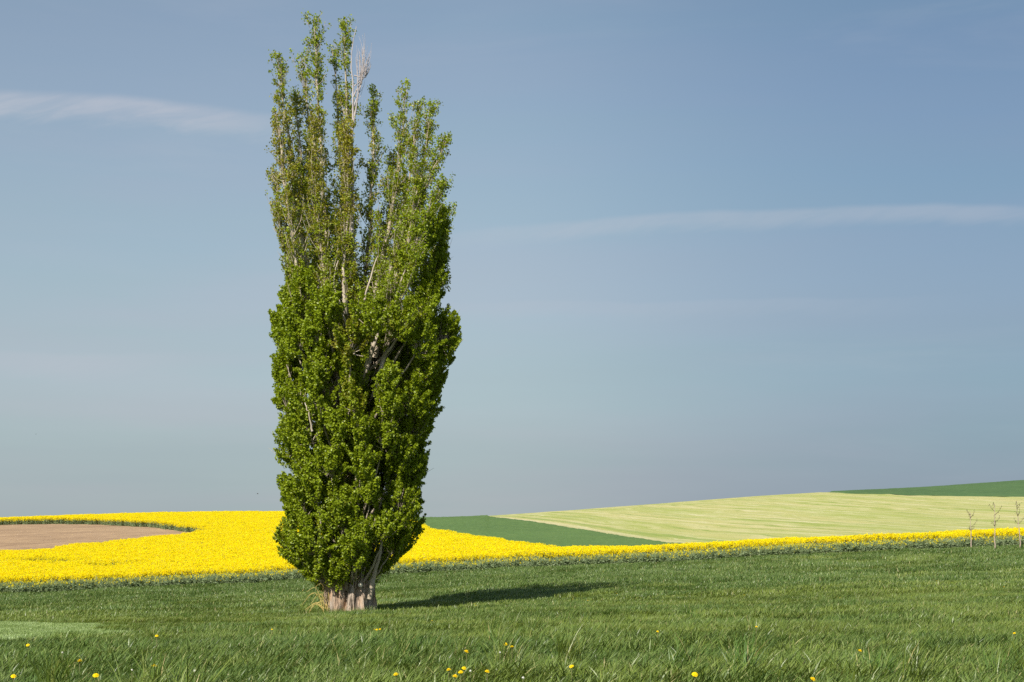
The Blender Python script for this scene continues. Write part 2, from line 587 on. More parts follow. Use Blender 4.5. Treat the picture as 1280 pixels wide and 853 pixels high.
def leaf_shader(m, w, b, color, rough, transl, spec=0.4):
    """principled front mixed with translucent light from behind"""
    w.l(color, b.inputs['Base Color'])
    b.inputs['Roughness'].default_value = rough
    b.inputs['Specular IOR Level'].default_value = spec
    tr = w.n('ShaderNodeBsdfTranslucent')
    w.l(w.mix(1.0, color, (1.15, 1.1, 0.5), 'MULTIPLY'), tr.inputs[0])
    mx = w.n('ShaderNodeMixShader')
    mx.inputs[0].default_value = transl
    w.l(b.outputs[0], mx.inputs[1])
    w.l(tr.outputs[0], mx.inputs[2])
    out = m.node_tree.nodes['Material Output']
    w.l(mx.outputs[0], out.inputs[0])


def attr(w, name, typ='GEOMETRY'):
    nd = w.n('ShaderNodeAttribute', attribute_type=typ, attribute_name=name)
    return nd.outputs['Fac']


def grass_material(name, ca, cb, cc, cd, rough=0.42, spec=0.5, transl=0.25):
    m, w, b = principled(name)
    t = attr(w, 'tint', 'INSTANCER')
    s = attr(w, 'shade')
    c = w.mix(w.smooth(t, 0.15, 0.85), ca, cb)
    c = w.mix(w.smooth(s, 0.45, 0.05, 0, 0.55), c, tuple(k * 0.5 for k in ca))
    c = w.mix(w.smooth(s, 0.55, 0.95, 0, 0.85), c, cc)  # pale blades put the glints of shiny grass into the colour
    c = w.mix(w.smooth(s, 0.955, 0.985), c, cd)
    leaf_shader(m, w, b, c, rough, transl, spec)
    return m


M_GRASS = grass_material('meadow_grass', (0.094, 0.165, 0.030), (0.190, 0.245, 0.034), (0.235, 0.30, 0.090), (0.42, 0.38, 0.17), 0.40, 0.45)
M_SWARD = grass_material('sward_grass', (0.25, 0.35, 0.12), (0.28, 0.37, 0.125), (0.31, 0.39, 0.15), (0.32, 0.39, 0.16))
M_TALL = grass_material('tall_grass', (0.10, 0.19, 0.03), (0.16, 0.22, 0.035), (0.22, 0.25, 0.06), (0.40, 0.34, 0.14))


def blades(n, size, h0, h1, wd, lean, seed, gust=0.25):
    """n grass blades on a square patch, bent over by a wind from the left"""
    r = np.random.default_rng(seed)
    bx = r.uniform(-size / 2, size / 2, n)
    by = r.uniform(-size / 2, size / 2, n)
    h = r.uniform(h0, h1, n) * (1 + gust * vnoise(bx / size * 3, by / size * 3, seed))
    a = r.normal(0, 1.0, n)                            # bend direction, mostly +x
    a = np.where(r.random(n) < 0.16, r.uniform(-np.pi, np.pi, n), a)
    ln = np.abs(r.normal(lean, 0.22, n))
    fa = a + np.pi / 2 + r.normal(0, 0.6, n)            # blade's flat side
    wv = np.stack([np.cos(fa), np.sin(fa), np.zeros(n)], -1) * (wd * r.uniform(0.6, 1.2, n))[:, None] / 2
    dv = np.stack([np.cos(a), np.sin(a), np.zeros(n)], -1)
    base = np.stack([bx, by, np.full(n, -0.03)], -1)
    pts = []
    for t, wk in ((0.0, 0.8), (0.4, 1.0), (0.75, 0.75), (1.0, 0.0)):
        hor = (ln * t**1.7 * h)[:, None] * dv
        up = (h * t * np.sqrt(np.maximum(1 - (0.45 * ln * t)**2, 0.15)))[:, None] * np.array([[0, 0, 1.0]])
        c = base + hor + up
        if wk > 0:
            pts += [c - wv * wk, c + wv * wk]
        else:
            pts += [c]
    V = np.stack(pts, 1).reshape(-1, 3)                # 7 per blade
    o = np.arange(n)[:, None] * 7
    Q = np.concatenate([o + np.array([[0, 1, 3, 2]]), o + np.array([[2, 3, 5, 4]])])
    T = o + np.array([[4, 5, 6]])
    return V, [Q, T], np.repeat(r.random(n), 7)


def grass_proto(name, mat, *args, **kw):
    V, Fc, sh = blades(*args, **kw)
    return proto(name, mesh_np(name, V, Fc, True, attrs={'shade': sh}), [mat])


def meadow_front(px):
    """distance of the rape crop's front edge (foot of the crop)"""
    return np.interp(px, [-900, 0, 437, 800, 1280, 2000], [121, 119.5, 119, 118.5, 118, 117])


def in_sward(X, Y):
    px = CX + F * X / Y
    lo = np.interp(px, SWARD_PX, SWARD_LO) + 0.4 * vnoise(X * 1.3, Y * 0, 31)
    hi = np.interp(px, SWARD_PX, SWARD_HI)
    return (px < SWARD_PX[-1]) & (Y > lo) & (Y < hi)


def jitter_grid(y0, y1, step, hw, pad, r):
    ny = max(2, int((y1 - y0) / step))
    out = []
    for k in range(ny):
        y = y0 + (k + 0.5) * step
        h = hw * y + pad
        nx = int(2 * h / step)
        x = (np.arange(nx) + 0.5) / nx * 2 * h - h
        out.append(np.stack([x, np.full(nx, y)], -1) + r.uniform(-0.42, 0.42, (nx, 2)) * step)
    return np.concatenate(out)


def slope_rot(X, Y, yaw):
    e = 0.6
    gx = (ground_z(X + e, Y) - ground_z(X - e, Y)) / (2 * e)
    gy = (ground_z(X, Y + e) - ground_z(X, Y - e)) / (2 * e)
    return np.stack([np.arctan(gy), -np.arctan(gx), yaw], -1)


def meadow_tint(X, Y):
    t = 0.42 + 0.30 * vnoise(X / 6.5, Y / 3.5, 41) + 0.22 * vnoise(X / 1.9, Y / 1.6, 42) + 0.15 * vnoise(X / 20, Y / 14, 43)
    t -= 0.40 * np.clip((Y - 72) / 30, 0, 1)          # darker, bluer green towards the crop
    t += 0.18 * np.exp(-((Y - 58) / 12.0)**2)
    return np.clip(t, 0, 1)


def build_meadow():
    r = np.random.default_rng(77)
    near = [grass_proto('near_grass_%d' % k, M_GRASS, 900, 0.62, 0.04, 0.16, 0.0085, 0.8, 100 + k) for k in range(7)]
    mid = [grass_proto('mid_grass_%d' % k, M_GRASS, 1300, 1.30, 0.05, 0.20, 0.014, 0.75, 200 + k) for k in range(6)]
    far = [grass_proto('far_grass_%d' % k, M_GRASS, 950, 2.10, 0.08, 0.22, 0.024, 0.6, 300 + k) for k in range(5)]
    for nm, protos, y0, y1, step, lab in (
            ('meadow_grass', near, 5.0, 26, 0.46, 'windswept green meadow grass in the foreground'),
            ('meadow_grass', mid, 25.5, 62, 0.95, 'green meadow grass around the poplar and short sward'),
            ('meadow_grass', far, 61.5, 120, 1.55, 'darker meadow grass in front of the rapeseed crop')):
        P = jitter_grid(y0, y1, step, 0.37, 7.0, r)
        keep = ~in_sward(P[:, 0], P[:, 1]) & (P[:, 1] < meadow_front(CX + F * P[:, 0] / P[:, 1]))
        P = P[keep]
        X, Y = P.T
        n = len(P)
        yaw = r.normal(0, 0.45, n) + 0.5 * vnoise(X / 3.0, Y / 3.0, 51)
        scl = np.clip(1.0 + 0.28 * vnoise(X / 1.1, Y / 1.4, 52) + 0.22 * vnoise(X / 5.0, Y / 4.0, 53) + r.normal(0, 0.16, n), 0.55, 1.8)
        scatter(nm, np.stack([X, Y, ground_z(X, Y)], -1), slope_rot(X, Y, yaw), scl, r.integers(0, len(protos), n),
                np.clip(meadow_tint(X, Y) + r.normal(0, 0.16, n), 0, 1), protos, lab, 'grass')
    # the short sward
    sw = [grass_proto('sward_%d' % k, M_SWARD, 700, 1.1, 0.05, 0.10, 0.011, 0.4, 350 + k) for k in range(4)]
    P = jitter_grid(19, 66, 0.8, 0.37, 7, r)
    P = P[in_sward(P[:, 0], P[:, 1])]
    X, Y = P.T
    n = len(P)
    scatter('sward_grass', np.stack([X, Y, ground_z(X, Y) + 0.04], -1), slope_rot(X, Y, r.normal(0, 1, n)), r.uniform(0.8, 1.2, n), r.integers(0, 4, n),
            r.random(n), sw, 'short pale green grass blades of the sward left of the poplar', 'grass')
    # taller yellow-green tussocks
    tall = [grass_proto('tussock_%d' % k, M_TALL, 90, 0.20, 0.22, 0.42, 0.008, 0.55, 400 + k) for k in range(5)]
    P = jitter_grid(6, 60, 0.8, 0.37, 6, r)
    X, Y = P.T
    sel = (vnoise(X / 3.2, Y / 3.2, 61) + 0.55 * vnoise(X / 1.1, Y / 1.1, 62) + r.normal(0, 0.25, len(P)) > 0.82) & ~in_sward(X, Y)
    X, Y = X[sel], Y[sel]
    ka = r.uniform(math.pi * 0.85, math.pi * 2.15, 34)                 # rougher grass left standing round the trunk foot
    kr = r.uniform(1.0, 1.5, 34)
    X = np.concatenate([X, -6.5 + np.cos(ka) * kr * 1.05])
    Y = np.concatenate([Y, 64 + np.sin(ka) * kr])
    n = len(X)
    scatter('tall_grass', np.stack([X, Y, ground_z(X, Y)], -1), slope_rot(X, Y, r.normal(0, 0.5, n)), r.uniform(0.6, 1.05, n),
            r.integers(0, 5, n), r.random(n), tall, 'taller yellow-green tussocks scattered through the meadow', 'grass')


build_meadow()


# ------------------------------------------------------------------ oilseed rape
def rape_materials():
    m, w, b = principled('rape_flower')
    s = attr(w, 'shade')
    c = w.mix(s, (0.90, 0.74, 0.0), (0.97, 0.86, 0.004))
    leaf_shader(m, w, b, c, 0.6, 0.35, 0.15)
    m2, w2, b2 = principled('rape_stem')
    s2 = attr(w2, 'shade')
    c2 = w2.mix(s2, (0.15, 0.21, 0.095), (0.26, 0.32, 0.16))
    leaf_shader(m2, w2, b2, c2, 0.5, 0.15, 0.35)
    return m, m2


M_RAPE, M_STEM = rape_materials()


def rape_patch(seed, size=1.3, plants=30, bloom=1.0, hmul=1.0):
    r = np.random.default_rng(seed)
    V, Q, mi, sh, base = [], [], [], [], 0

    def quads(c, a, b2, mat, s):
        nonlocal base
        k = len(c)
        v = np.stack([c - a, c - b2 * 0.9, c + a, c + b2], 1).reshape(-1, 3)
        V.append(v)
        Q.append(np.arange(k * 4).reshape(k, 4) + base)
        base += k * 4
        mi.append(np.full(k, mat))
        sh.append(np.repeat(s, 4))

    def rv(n):
        v = r.normal(0, 1, (n, 3))
        return v / np.linalg.norm(v, axis=1, keepdims=True)
    for p in range(plants):
        x, y = r.uniform(-size / 2, size / 2, 2)
        h = r.uniform(0.98, 1.22) * hmul
        tip = np.array([x + r.normal(0, 0.08), y + r.normal(0, 0.08), h])
        root = np.array([x, y, -0.05])
        nb = r.integers(5, 8)
        tips = [tip]
        segs = [(root, tip)]
        for k in range(nb):
            t = r.uniform(0.45, 0.85)
            s0 = root + (tip - root) * t
            a = r.uniform(0, 2 * np.pi)
            e = s0 + np.array([np.cos(a) * r.uniform(.08, .2), np.sin(a) * r.uniform(.08, .2), r.uniform(.18, .4)])
            e[2] = min(e[2], h + 0.03)
            tips.append(e)
            segs.append((s0, e))
        for s0, e in segs:
            d = e - s0
            wv = np.cross(d, rv(1)[0])
            wv = wv / (np.linalg.norm(wv) + 1e-6) * 0.008
            V.append(np.array([s0 - wv, s0 + wv, e + wv * .6, e - wv * .6]))
            Q.append(np.arange(4)[None] + base)
            base += 4
            mi.append([1])
            sh.append(r.random(1).repeat(4))
        # flower heads
        for e in tips:
            if r.random() > bloom:
                continue
            k = 10
            c = e + np.stack([r.normal(0, .028, k), r.normal(0, .028, k), -r.uniform(-0.01, .12, k)], -1)
            a = rv(k) * 0.028
            b2 = np.cross(a, rv(k))
            b2 = b2 / (np.linalg.norm(b2, axis=1, keepdims=True) + 1e-6) * 0.028
            quads(c, a, b2, 0, r.random(k))
        # leaves, blue-green, on the lower two thirds
        k = 15
        t = r.uniform(0.08, 0.70, k)
        c = root + (tip - root) * t[:, None]
        a2 = r.uniform(0, 2 * np.pi, k)
        L = r.uniform(0.06, 0.13, k)
        dirv = np.stack([np.cos(a2), np.sin(a2), r.uniform(-0.5, 0.6, k)], -1)
        c = c + dirv * L[:, None]
        a = dirv * L[:, None]
        b2 = np.cross(dirv, rv(k)) * (L * 0.38)[:, None]
        quads(c, a, b2, 1, r.random(k))
    return np.concatenate(V), np.concatenate(Q), np.concatenate(mi), np.concatenate(sh)


def rape_proto(name, *a, **k):
    V, Q, mi, sh = rape_patch(*a, **k)
    return proto(name, mesh_np(name, V, Q, False, mi, {'shade': sh}), [M_RAPE, M_STEM])


def rape_far_edge(px):
    return np.interp(px, [-900, 355, 470, 535, 620, 690, 830, 2000], [420, 420, 330, 215, 172, 139, 137, 137])


def build_rape():
    r = np.random.default_rng(99)
    full = [rape_proto('rape_clump_%d' % k, 500 + k) for k in range(7)]
    P = jitter_grid(117, 345, 1.02, 0.345, 10, r)
    # coarser far away: keep every plant near, thin behind the crest
    X, Y = P.T
    px = CX + F * X / Y
    keep = (Y > meadow_front(px) + 0.5 + 0.4 * vnoise(X / 1.5, Y * 0, 71)) & (Y < rape_far_edge(px) + 0.8 * vnoise(X / 2, Y * 0, 72))
    lo, hi = np.interp(px, SOIL_PX, SOIL_LO), np.interp(px, SOIL_PX, SOIL_HI)
    keep &= ~((px < SOIL_PX[-1]) & (Y > lo + 0.5 * vnoise(X / 2, Y * 0, 73)) & (Y < hi + 0.7 * vnoise(X / 2, Y * 0, 74)))
    # tramlines: two wheel tracks crossing the near part of the crop, and weak spots
    thin = np.zeros(len(P))
    for (ax, ay), (bx, by), wd, st in ((TR1[0], TR1[1], 2.1, 0.95), (TR2[0], TR2[1], 1.9, 0.9), (TR3[0], TR3[1], 1.6, 0.55)):
        dx, dy = bx - ax, by - ay
        L = math.hypot(dx, dy)
        s = ((X - ax) * dx + (Y - ay) * dy) / L
        q = np.abs((X - ax) * dy - (Y - ay) * dx) / L
        inside = (s > 0) & (s < L) & (q < wd)
        thin = np.maximum(thin, inside * st)
    keep &= r.random(len(P)) > thin
    X, Y = X[keep], Y[keep]
    n = len(X)
    Z = ground_z(X, Y)
    scl = np.clip(1 + 0.06 * vnoise(X / 4, Y / 4, 81) + 0.05 * vnoise(X / 1.3, Y / 1.3, 82) + r.normal(0, .03, n), .8, 1.2)
    rot = np.stack([np.zeros(n), np.zeros(n), r.uniform(0, 2 * np.pi, n)], -1)
    scatter('rapeseed_crop', np.stack([X, Y, Z], -1), rot, scl, r.integers(0, 7, n), r.random(n), full,
            'bright yellow flowering rapeseed crop filling the slope behind the poplar', 'crop')


def build_rape_edge():
    r = np.random.default_rng(199)
    low = [rape_proto('rape_edge_%d' % k, 560 + k, size=0.9, plants=26, bloom=0.05, hmul=0.62) for k in range(5)]
    x = np.concatenate([np.arange(-52, 52, 0.42)] * 4)
    row = np.repeat(np.arange(4), len(x) // 4)
    y = meadow_front(CX + F * x / 119.0) - 0.7 + row * 0.42 + r.normal(0, 0.3, len(x)) + 0.4 * vnoise(x / 1.5, x * 0, 71)
    n = len(x)
    x = x + r.normal(0, 0.15, n)
    scatter('rapeseed_border', np.stack([x, y, ground_z(x, y)], -1), np.stack([np.zeros(n), np.zeros(n), r.uniform(0, 6.28, n)], -1),
            r.uniform(0.6, 1.15, n), r.integers(0, 5, n), r.random(n), low, 'grey-green leafy lower border along the front of the rapeseed', 'crop')


def world_of(px, d):
    return (col_u(px) * d, d)


TR1 = (world_of(20, 158), world_of(90, 143))
TR2 = (world_of(112, 140), world_of(160, 134))
TR3 = (world_of(545, 150), world_of(640, 152))
build_rape()
build_rape_edge()


# ------------------------------------------------------------------ the poplar
TREE_D = 64.0
S = TREE_D / F                       # metres per photo pixel at the tree
TX = (437 - CX) / F * TREE_D
TREE_Z = -(763 - EYE) / F * TREE_D
tree = empty('poplar_tree', (TX, TREE_D, TREE_Z))
tag(tree, 'tall old columnar poplar with dense green lower crown and thin spiky top', 'tree')


def tp(px, py, dy=0.0):
    return np.array([(px - 437) * S, dy, (763 - py) * S])


def bark_material(name, c1, c2, c3, bump=0.6, stretch=(5, 5, 0.7)):
    m, w, b = principled(name)
    tc = w.n('ShaderNodeTexCoord')
    v = w.mapping(tc.outputs['Object'], stretch)
    n1 = w.noise(v, 1.2, 5, 0.65, 0.4)
    n2 = w.noise(tc.outputs['Object'], 2.5, 4, 0.6)
    n3 = w.noise(v, 5.0, 4, 0.65)
    c = w.mix(w.smooth(n1, 0.35, 0.65), c1, c2)
    c = w.mix(w.smooth(n2, 0.45, 0.7, 0, 0.7), c, c3)
    c = w.mix(w.smooth(n3, 0.5, 0.75, 0, 0.6), c, tuple(k * 0.4 for k in c1))
    w.l(c, b.inputs['Base Color'])
    b.inputs['Roughness'].default_value = 0.9
    b.inputs['Specular IOR Level'].default_value = 0.2
    bp = w.n('ShaderNodeBump')
    bp.inputs['Strength'].default_value = bump
    bp.inputs['Distance'].default_value = 0.06
    w.l(w.m('ADD', n1, n3), bp.inputs['Height'])
    w.l(bp.outputs[0], b.inputs['Normal'])
    return m


M_BARK = bark_material('poplar_bark', (0.42, 0.295, 0.205), (0.45, 0.36, 0.28), (0.24, 0.20, 0.155), 1.0)
M_LIMB = bark_material('poplar_limb_bark', (0.48, 0.41, 0.31), (0.38, 0.31, 0.23), (0.58, 0.51, 0.42), 0.4, (3, 3, 0.8))
M_DEAD = bark_material('bleached_dead_wood', (0.44, 0.39, 0.38), (0.52, 0.47, 0.46), (0.34, 0.29, 0.29), 0.3, (3, 3, 0.8))


def leaf_material():
    m, w, b = principled('poplar_leaf')
    s, a = attr(w, 'shade'), attr(w, 'age')
    c = w.mix(s, (0.175, 0.25, 0.008), (0.34, 0.415, 0.018))
    old = w.mix(s, (0.24, 0.23, 0.018), (0.36, 0.33, 0.035))
    c = w.mix(w.smooth(a, 0.4, 0.75), c, old)
    leaf_shader(m, w, b, c, 0.40, 0.36, 0.42)
    return m


M_LEAF = leaf_material()


def trunk_material():
    m, w, b = principled('furrowed_trunk_bark')
    tc = w.n('ShaderNodeTexCoord')
    o = tc.outputs['Object']
    v = w.mapping(o, (9, 9, 0.9))
    n1 = w.noise(v, 1.0, 5, 0.65, 0.6)
    n2 = w.noise(w.mapping(o, (3, 3, 0.8)), 1.3, 4, 0.6)
    n3 = w.noise(w.mapping(o, (22, 22, 3)), 1.0, 4, 0.65)
    c = w.mix(w.smooth(n2, 0.38, 0.62), (0.46, 0.31, 0.205), (0.47, 0.39, 0.32))
    c = w.mix(w.smooth(n3, 0.45, 0.7, 0, 0.55), c, (0.25, 0.19, 0.145))
    c = w.mix(w.smooth(n1, 0.50, 0.62, 0, 0.85), c, (0.085, 0.062, 0.045))  # crevice shade painted into the bark colour where the bump sinks
    w.l(c, b.inputs['Base Color'])
    b.inputs['Roughness'].default_value = 0.95
    b.inputs['Specular IOR Level'].default_value = 0.1
    bp = w.n('ShaderNodeBump')
    bp.inputs['Strength'].default_value = 1.0
    bp.inputs['Distance'].default_value = 0.12
    w.l(w.m('SUBTRACT', w.m('MULTIPLY', n3, 0.4), n1), bp.inputs['Height'])
    w.l(bp.outputs[0], b.inputs['Normal'])
    return m


def build_trunk():
    nth, nz = 260, 60
    th = np.arange(nth) / nth * 2 * np.pi
    z = np.linspace(-0.45, 2.35, nz)
    TH, Zg = np.meshgrid(th, z)
    lob = np.array([0.1, 0.85, 1.65, 2.5, 3.2, 3.95, 4.42, 4.95, 5.45])     # stems grown together
    wl = np.array([.40, .34, .42, .36, .33, .40, .22, .27, .42])
    TW = TH + 0.10 * vnoise(Zg * 1.3, Zg * 0 + 2, 4) + 0.06 * vnoise(TH * 3, Zg * 2.5, 14)
    d = (np.abs((TW[..., None] - lob + np.pi) % (2 * np.pi) - np.pi) / wl).min(-1)
    flute = 1 - np.clip(d, 0, 1.35)**1.6
    R = 0.93 - 0.035 * Zg + 0.10 * np.exp(-(Zg + 0.2) * 2.2)
    R = R * (0.70 + 0.36 * flute * np.clip(1.15 - 0.1 * Zg, 0, 1))
    R += 0.05 * vnoise(TH * 9, Zg * 0.8, 5) + 0.055 * vnoise(TH * 20, Zg * 0.9, 6) + 0.025 * vnoise(TH * 45, Zg * 4, 8)
    burl = np.clip((Zg - 0.75) / 0.5, 0, 1)                                  # knotty collar where the shoots break
    R += burl * (0.10 * vnoise(TH * 5, Zg * 5, 9) + 0.09 * vnoise(TH * 11, Zg * 9, 10) + 0.05 * vnoise(TH * 24, Zg * 18, 13))
    R *= np.where(Zg > 1.15, 1 - 0.62 * np.clip((Zg - 1.15) / 1.2, 0, 1), 1)
    X, Y = R * np.cos(TH) * 1.0, R * np.sin(TH) * 0.88
    V = np.stack([X, Y, Zg], -1).reshape(-1, 3)
    i = np.arange(nz - 1)[:, None] * nth
    j = np.arange(nth)[None]
    j2 = (j + 1) % nth
    q = np.stack([i + j, i + j2, i + nth + j2, i + nth + j], -1).reshape(-1, 4)
    V = np.concatenate([V, [[0, 0, 2.4]]])
    top = (nz - 1) * nth
    t = np.stack([top + np.arange(nth), top + (np.arange(nth) + 1) % nth, np.full(nth, nz * nth)], -1)
    link('trunk', mesh_np('trunk', V, [q, t], True), trunk_material(), tree)['label'] = 'thick fluted pinkish-brown trunk foot'
    # pale sawn branch end
    a = np.arange(12) / 12 * 2 * np.pi
    c = tp(453, 731, -0.78)
    V = [c + np.array([0.085 * math.cos(k), -0.10, 0.085 * math.sin(k)]) for k in a] + [c + np.array([0.10 * math.cos(k), 0.25, 0.10 * math.sin(k)]) for k in a] + [c + np.array([0, -0.105, 0])]
    q = [[k, (k + 1) % 12, 12 + (k + 1) % 12, 12 + k] for k in range(12)]
    t = [[(k + 1) % 12, k, 24] for k in range(12)]
    m, w, b = principled('sawn_wood')
    nz_ = w.noise(w.n('ShaderNodeTexCoord').outputs['Object'], 30, 3)
    w.l(w.mix(nz_, (0.62, 0.53, 0.38), (0.78, 0.70, 0.56)), b.inputs['Base Color'])
    link('sawn_branch_stub', mesh_np('sawn_branch_stub', V, [np.array(q), np.array(t)]), m, tree)['label'] = 'pale sawn-off branch end on the trunk'


build_trunk()

# outline of the crown in the photo: row, left, right (photo pixels)
OUT = np.array([
    (60, 375, 470), (100, 352, 540), (150, 348, 553), (200, 336, 565), (240, 336, 564), (270, 346, 560), (300, 354, 557), (350, 360, 555), (380, 354, 556),
    (400, 347, 569), (425, 343, 571), (460, 346, 555), (500, 348, 550), (530, 350, 541), (560, 352, 531), (600, 356, 525), (635, 357, 526),
    (652, 358, 531), (668, 352, 520), (685, 353, 508), (700, 362, 492), (712, 380, 482), (726, 396, 474)], float)


def env(z):
    py = 763 - z / S
    l = (np.interp(py, OUT[:, 0], OUT[:, 1]) - 437) * S
    r_ = (np.interp(py, OUT[:, 0], OUT[:, 2]) - 437) * S
    return (l + r_) / 2, (r_ - l) / 2


leafP, leafN, leafS, leafA = [], [], [], []        # positions, facing, size, age (0 fresh green .. 1 olive-brown)
twig_paths, twig_radii = [], []


def add_leaves(P, N, size, age):
    leafP.append(P)
    leafN.append(N)
    leafS.append(size)
    leafA.append(age)


def unit(v):
    return v / (np.linalg.norm(v, axis=-1, keepdims=True) + 1e-9)


def curve(pts, n):
    pts = np.asarray(pts, float)
    t = np.concatenate([[0], np.cumsum(np.linalg.norm(np.diff(pts, axis=0), axis=1))])
    s = np.linspace(0, t[-1], n)
    return np.stack([interp1(t, pts[:, k], s) for k in range(3)], -1)


def limb(path, r0, r1, mat, name='limb', sides=8, wob=0.03, label=None):
    n = len(path)
    P = path + rng.normal(0, wob, path.shape) * np.linspace(0.3, 1, n)[:, None]
    R = r0 + (r1 - r0) * np.linspace(0, 1, n)**0.8
    R = R * (1 + rng.normal(0, 0.06, n))
    V, Q = tubes([P], [R], sides)
    o = link(name, mesh_np(name, V, Q, True), mat, tree)
    if label:
        o['label'] = label
    return P


def build_lower_crown():
    r = np.random.default_rng(31)
    centers = []
    tries = 0
    zlo, zhi = (763 - 722) * S, (763 - 383) * S
    while len(centers) < 130 and tries < 60000:
        tries += 1
        z = r.uniform(zlo, zhi)
        th = r.uniform(0, 2 * np.pi)
        big = r.uniform(0.45, 0.95) * (0.75 if z < 2.2 else 1)
        c, a = env(z)
        if r.random() < 0.25:
            rad = r.uniform(0.15, 0.6)
        else:
            rad = 1.0
        a1 = max(a - big * 0.80, 0.3)
        p = np.array([c + math.cos(th) * a1 * rad, math.sin(th) * a1 * rad * 0.95, z])
        top_thin = np.clip((z - 10.9) / 2.0, 0, 1)
        big *= 1 - 0.35 * top_thin
        if r.random() < 0.25 * (top_thin > 0) + 0.62 * top_thin:
            continue
        if z < 2.0 and (p[0] > 0.2 and math.sin(th) < -0.2) and r.random() < 0.7:   # open to the trunk in front
            continue
        if all(np.linalg.norm((p - q[0]) * np.array([1, 1, 0.8])) > 0.66 * (big + q[1]) for q in centers):
            centers.append((p, big))
    # denser green masses that climb the right flank, and the left shoulder
    for px, py, dy, big in ((534, 362, -.6, .62), (528, 392, -1.5, .6), (540, 332, .2, .52), (532, 305, -.9, .46), (541, 283, -.2, .42), (512, 345, -1.6, .42), (374, 386, -.7, .55), (392, 375, -1.6, .48)):
        centers.append((tp(px, py, dy), big))
    for p, big in centers:
        c0, a0 = env(p[2])
        # bough up to the clump
        zb = max(0.9, p[2] - r.uniform(1.6, 4.2))
        cb, ab = env(zb)
        start = np.array([np.clip((p[0] - c0) * 0.30, -0.6, 0.6) + 0.25 * c0, p[1] * 0.25, zb])
        mid = start * 0.45 + p * 0.55 + np.array([0, 0, -0.25])
        limb(curve([start, mid, p, p + np.array([(p[0] - c0) * .05, p[1] * .05, big * 0.8])], 9), 0.05 + 0.012 * big * p[2] / 4 + 0.02, 0.012, M_LIMB, 'bough', 6)
        out = unit(np.array([p[0] - c0, p[1], 0.15 * a0]))
        ns = int(34 * big**2 / 0.55) + 8
        v = unit(r.normal(0, 1, (ns, 3)) + out * 0.7)
        agec = np.clip(r.normal(0.13, 0.13), 0, 1)
        for k in range(ns):
            # an upright leafy shoot: the poplar's foliage is a crowd of small plumes
            o0 = p + v[k] * np.array([big, big, big * 1.45]) * r.uniform(0.40, 0.88)
            d0 = unit(v[k] * 0.55 + out * 0.15 + np.array([0, 0, 0.95]) + r.normal(0, .22, 3))
            sl = r.uniform(0.28, 0.78)
            o1 = o0 + d0 * sl
            twig_paths.append(curve([p + (o0 - p) * 0.3 - np.array([0, 0, 0.25]), o0, o1], 5))
            twig_radii.append(np.linspace(0.018, 0.004, 5))
            nl = int(r.uniform(0.5, 1.3) * 135 * sl / 0.5)
            t = r.uniform(-0.12, 1.06, (nl, 1))
            g = unit(r.normal(0, 1, (nl, 3)))
            wid = r.uniform(0.11, 0.19)
            P = o0 + (o1 - o0) * t + g * wid * np.sqrt(r.random((nl, 1))) * (1.15 - 0.55 * np.clip(t, 0, 1)) * np.array([1, 1, 0.8])
            N = unit(g * 0.35 + v[k] * 0.35 + out * 0.25 + np.array([0, 0, 0.2]) + r.normal(0, 0.55, (nl, 3)))
            add_leaves(P, N, r.uniform(0.050, 0.098, nl), np.clip(agec + r.normal(0, 0.1) + r.normal(0, 0.12, nl), 0, 1))
    # epicormic shoots round the trunk foot, left side
    for k in range(110):
        th = r.uniform(math.pi * 0.75, math.pi * 1.5) if k < 34 else r.uniform(0, 2 * math.pi)
        b0 = np.array([math.cos(th) * 0.85, math.sin(th) * 0.78, r.uniform(0.75, 1.5)])
        e = b0 + np.array([math.cos(th) * r.uniform(0.1, 0.6), math.sin(th) * r.uniform(0.1, 0.5), r.uniform(0.5, 1.3)])
        twig_paths.append(curve([b0, (b0 + e) / 2 + np.array([math.cos(th), math.sin(th), 0]) * 0.1, e], 5))
        twig_radii.append(np.linspace(0.02, 0.006, 5))
        m_ = 26
        t = r.uniform(0.35, 1.05, (m_, 1))
        add_leaves(b0 + (e - b0) * t + r.normal(0, 0.08, (m_, 3)), unit(r.normal(0, 1, (m_, 3)) + np.array([-.2, -.4, .4])), r.uniform(0.06, 0.1, m_), np.clip(r.normal(0.25, 0.2, m_), 0, 1))


build_lower_crown()

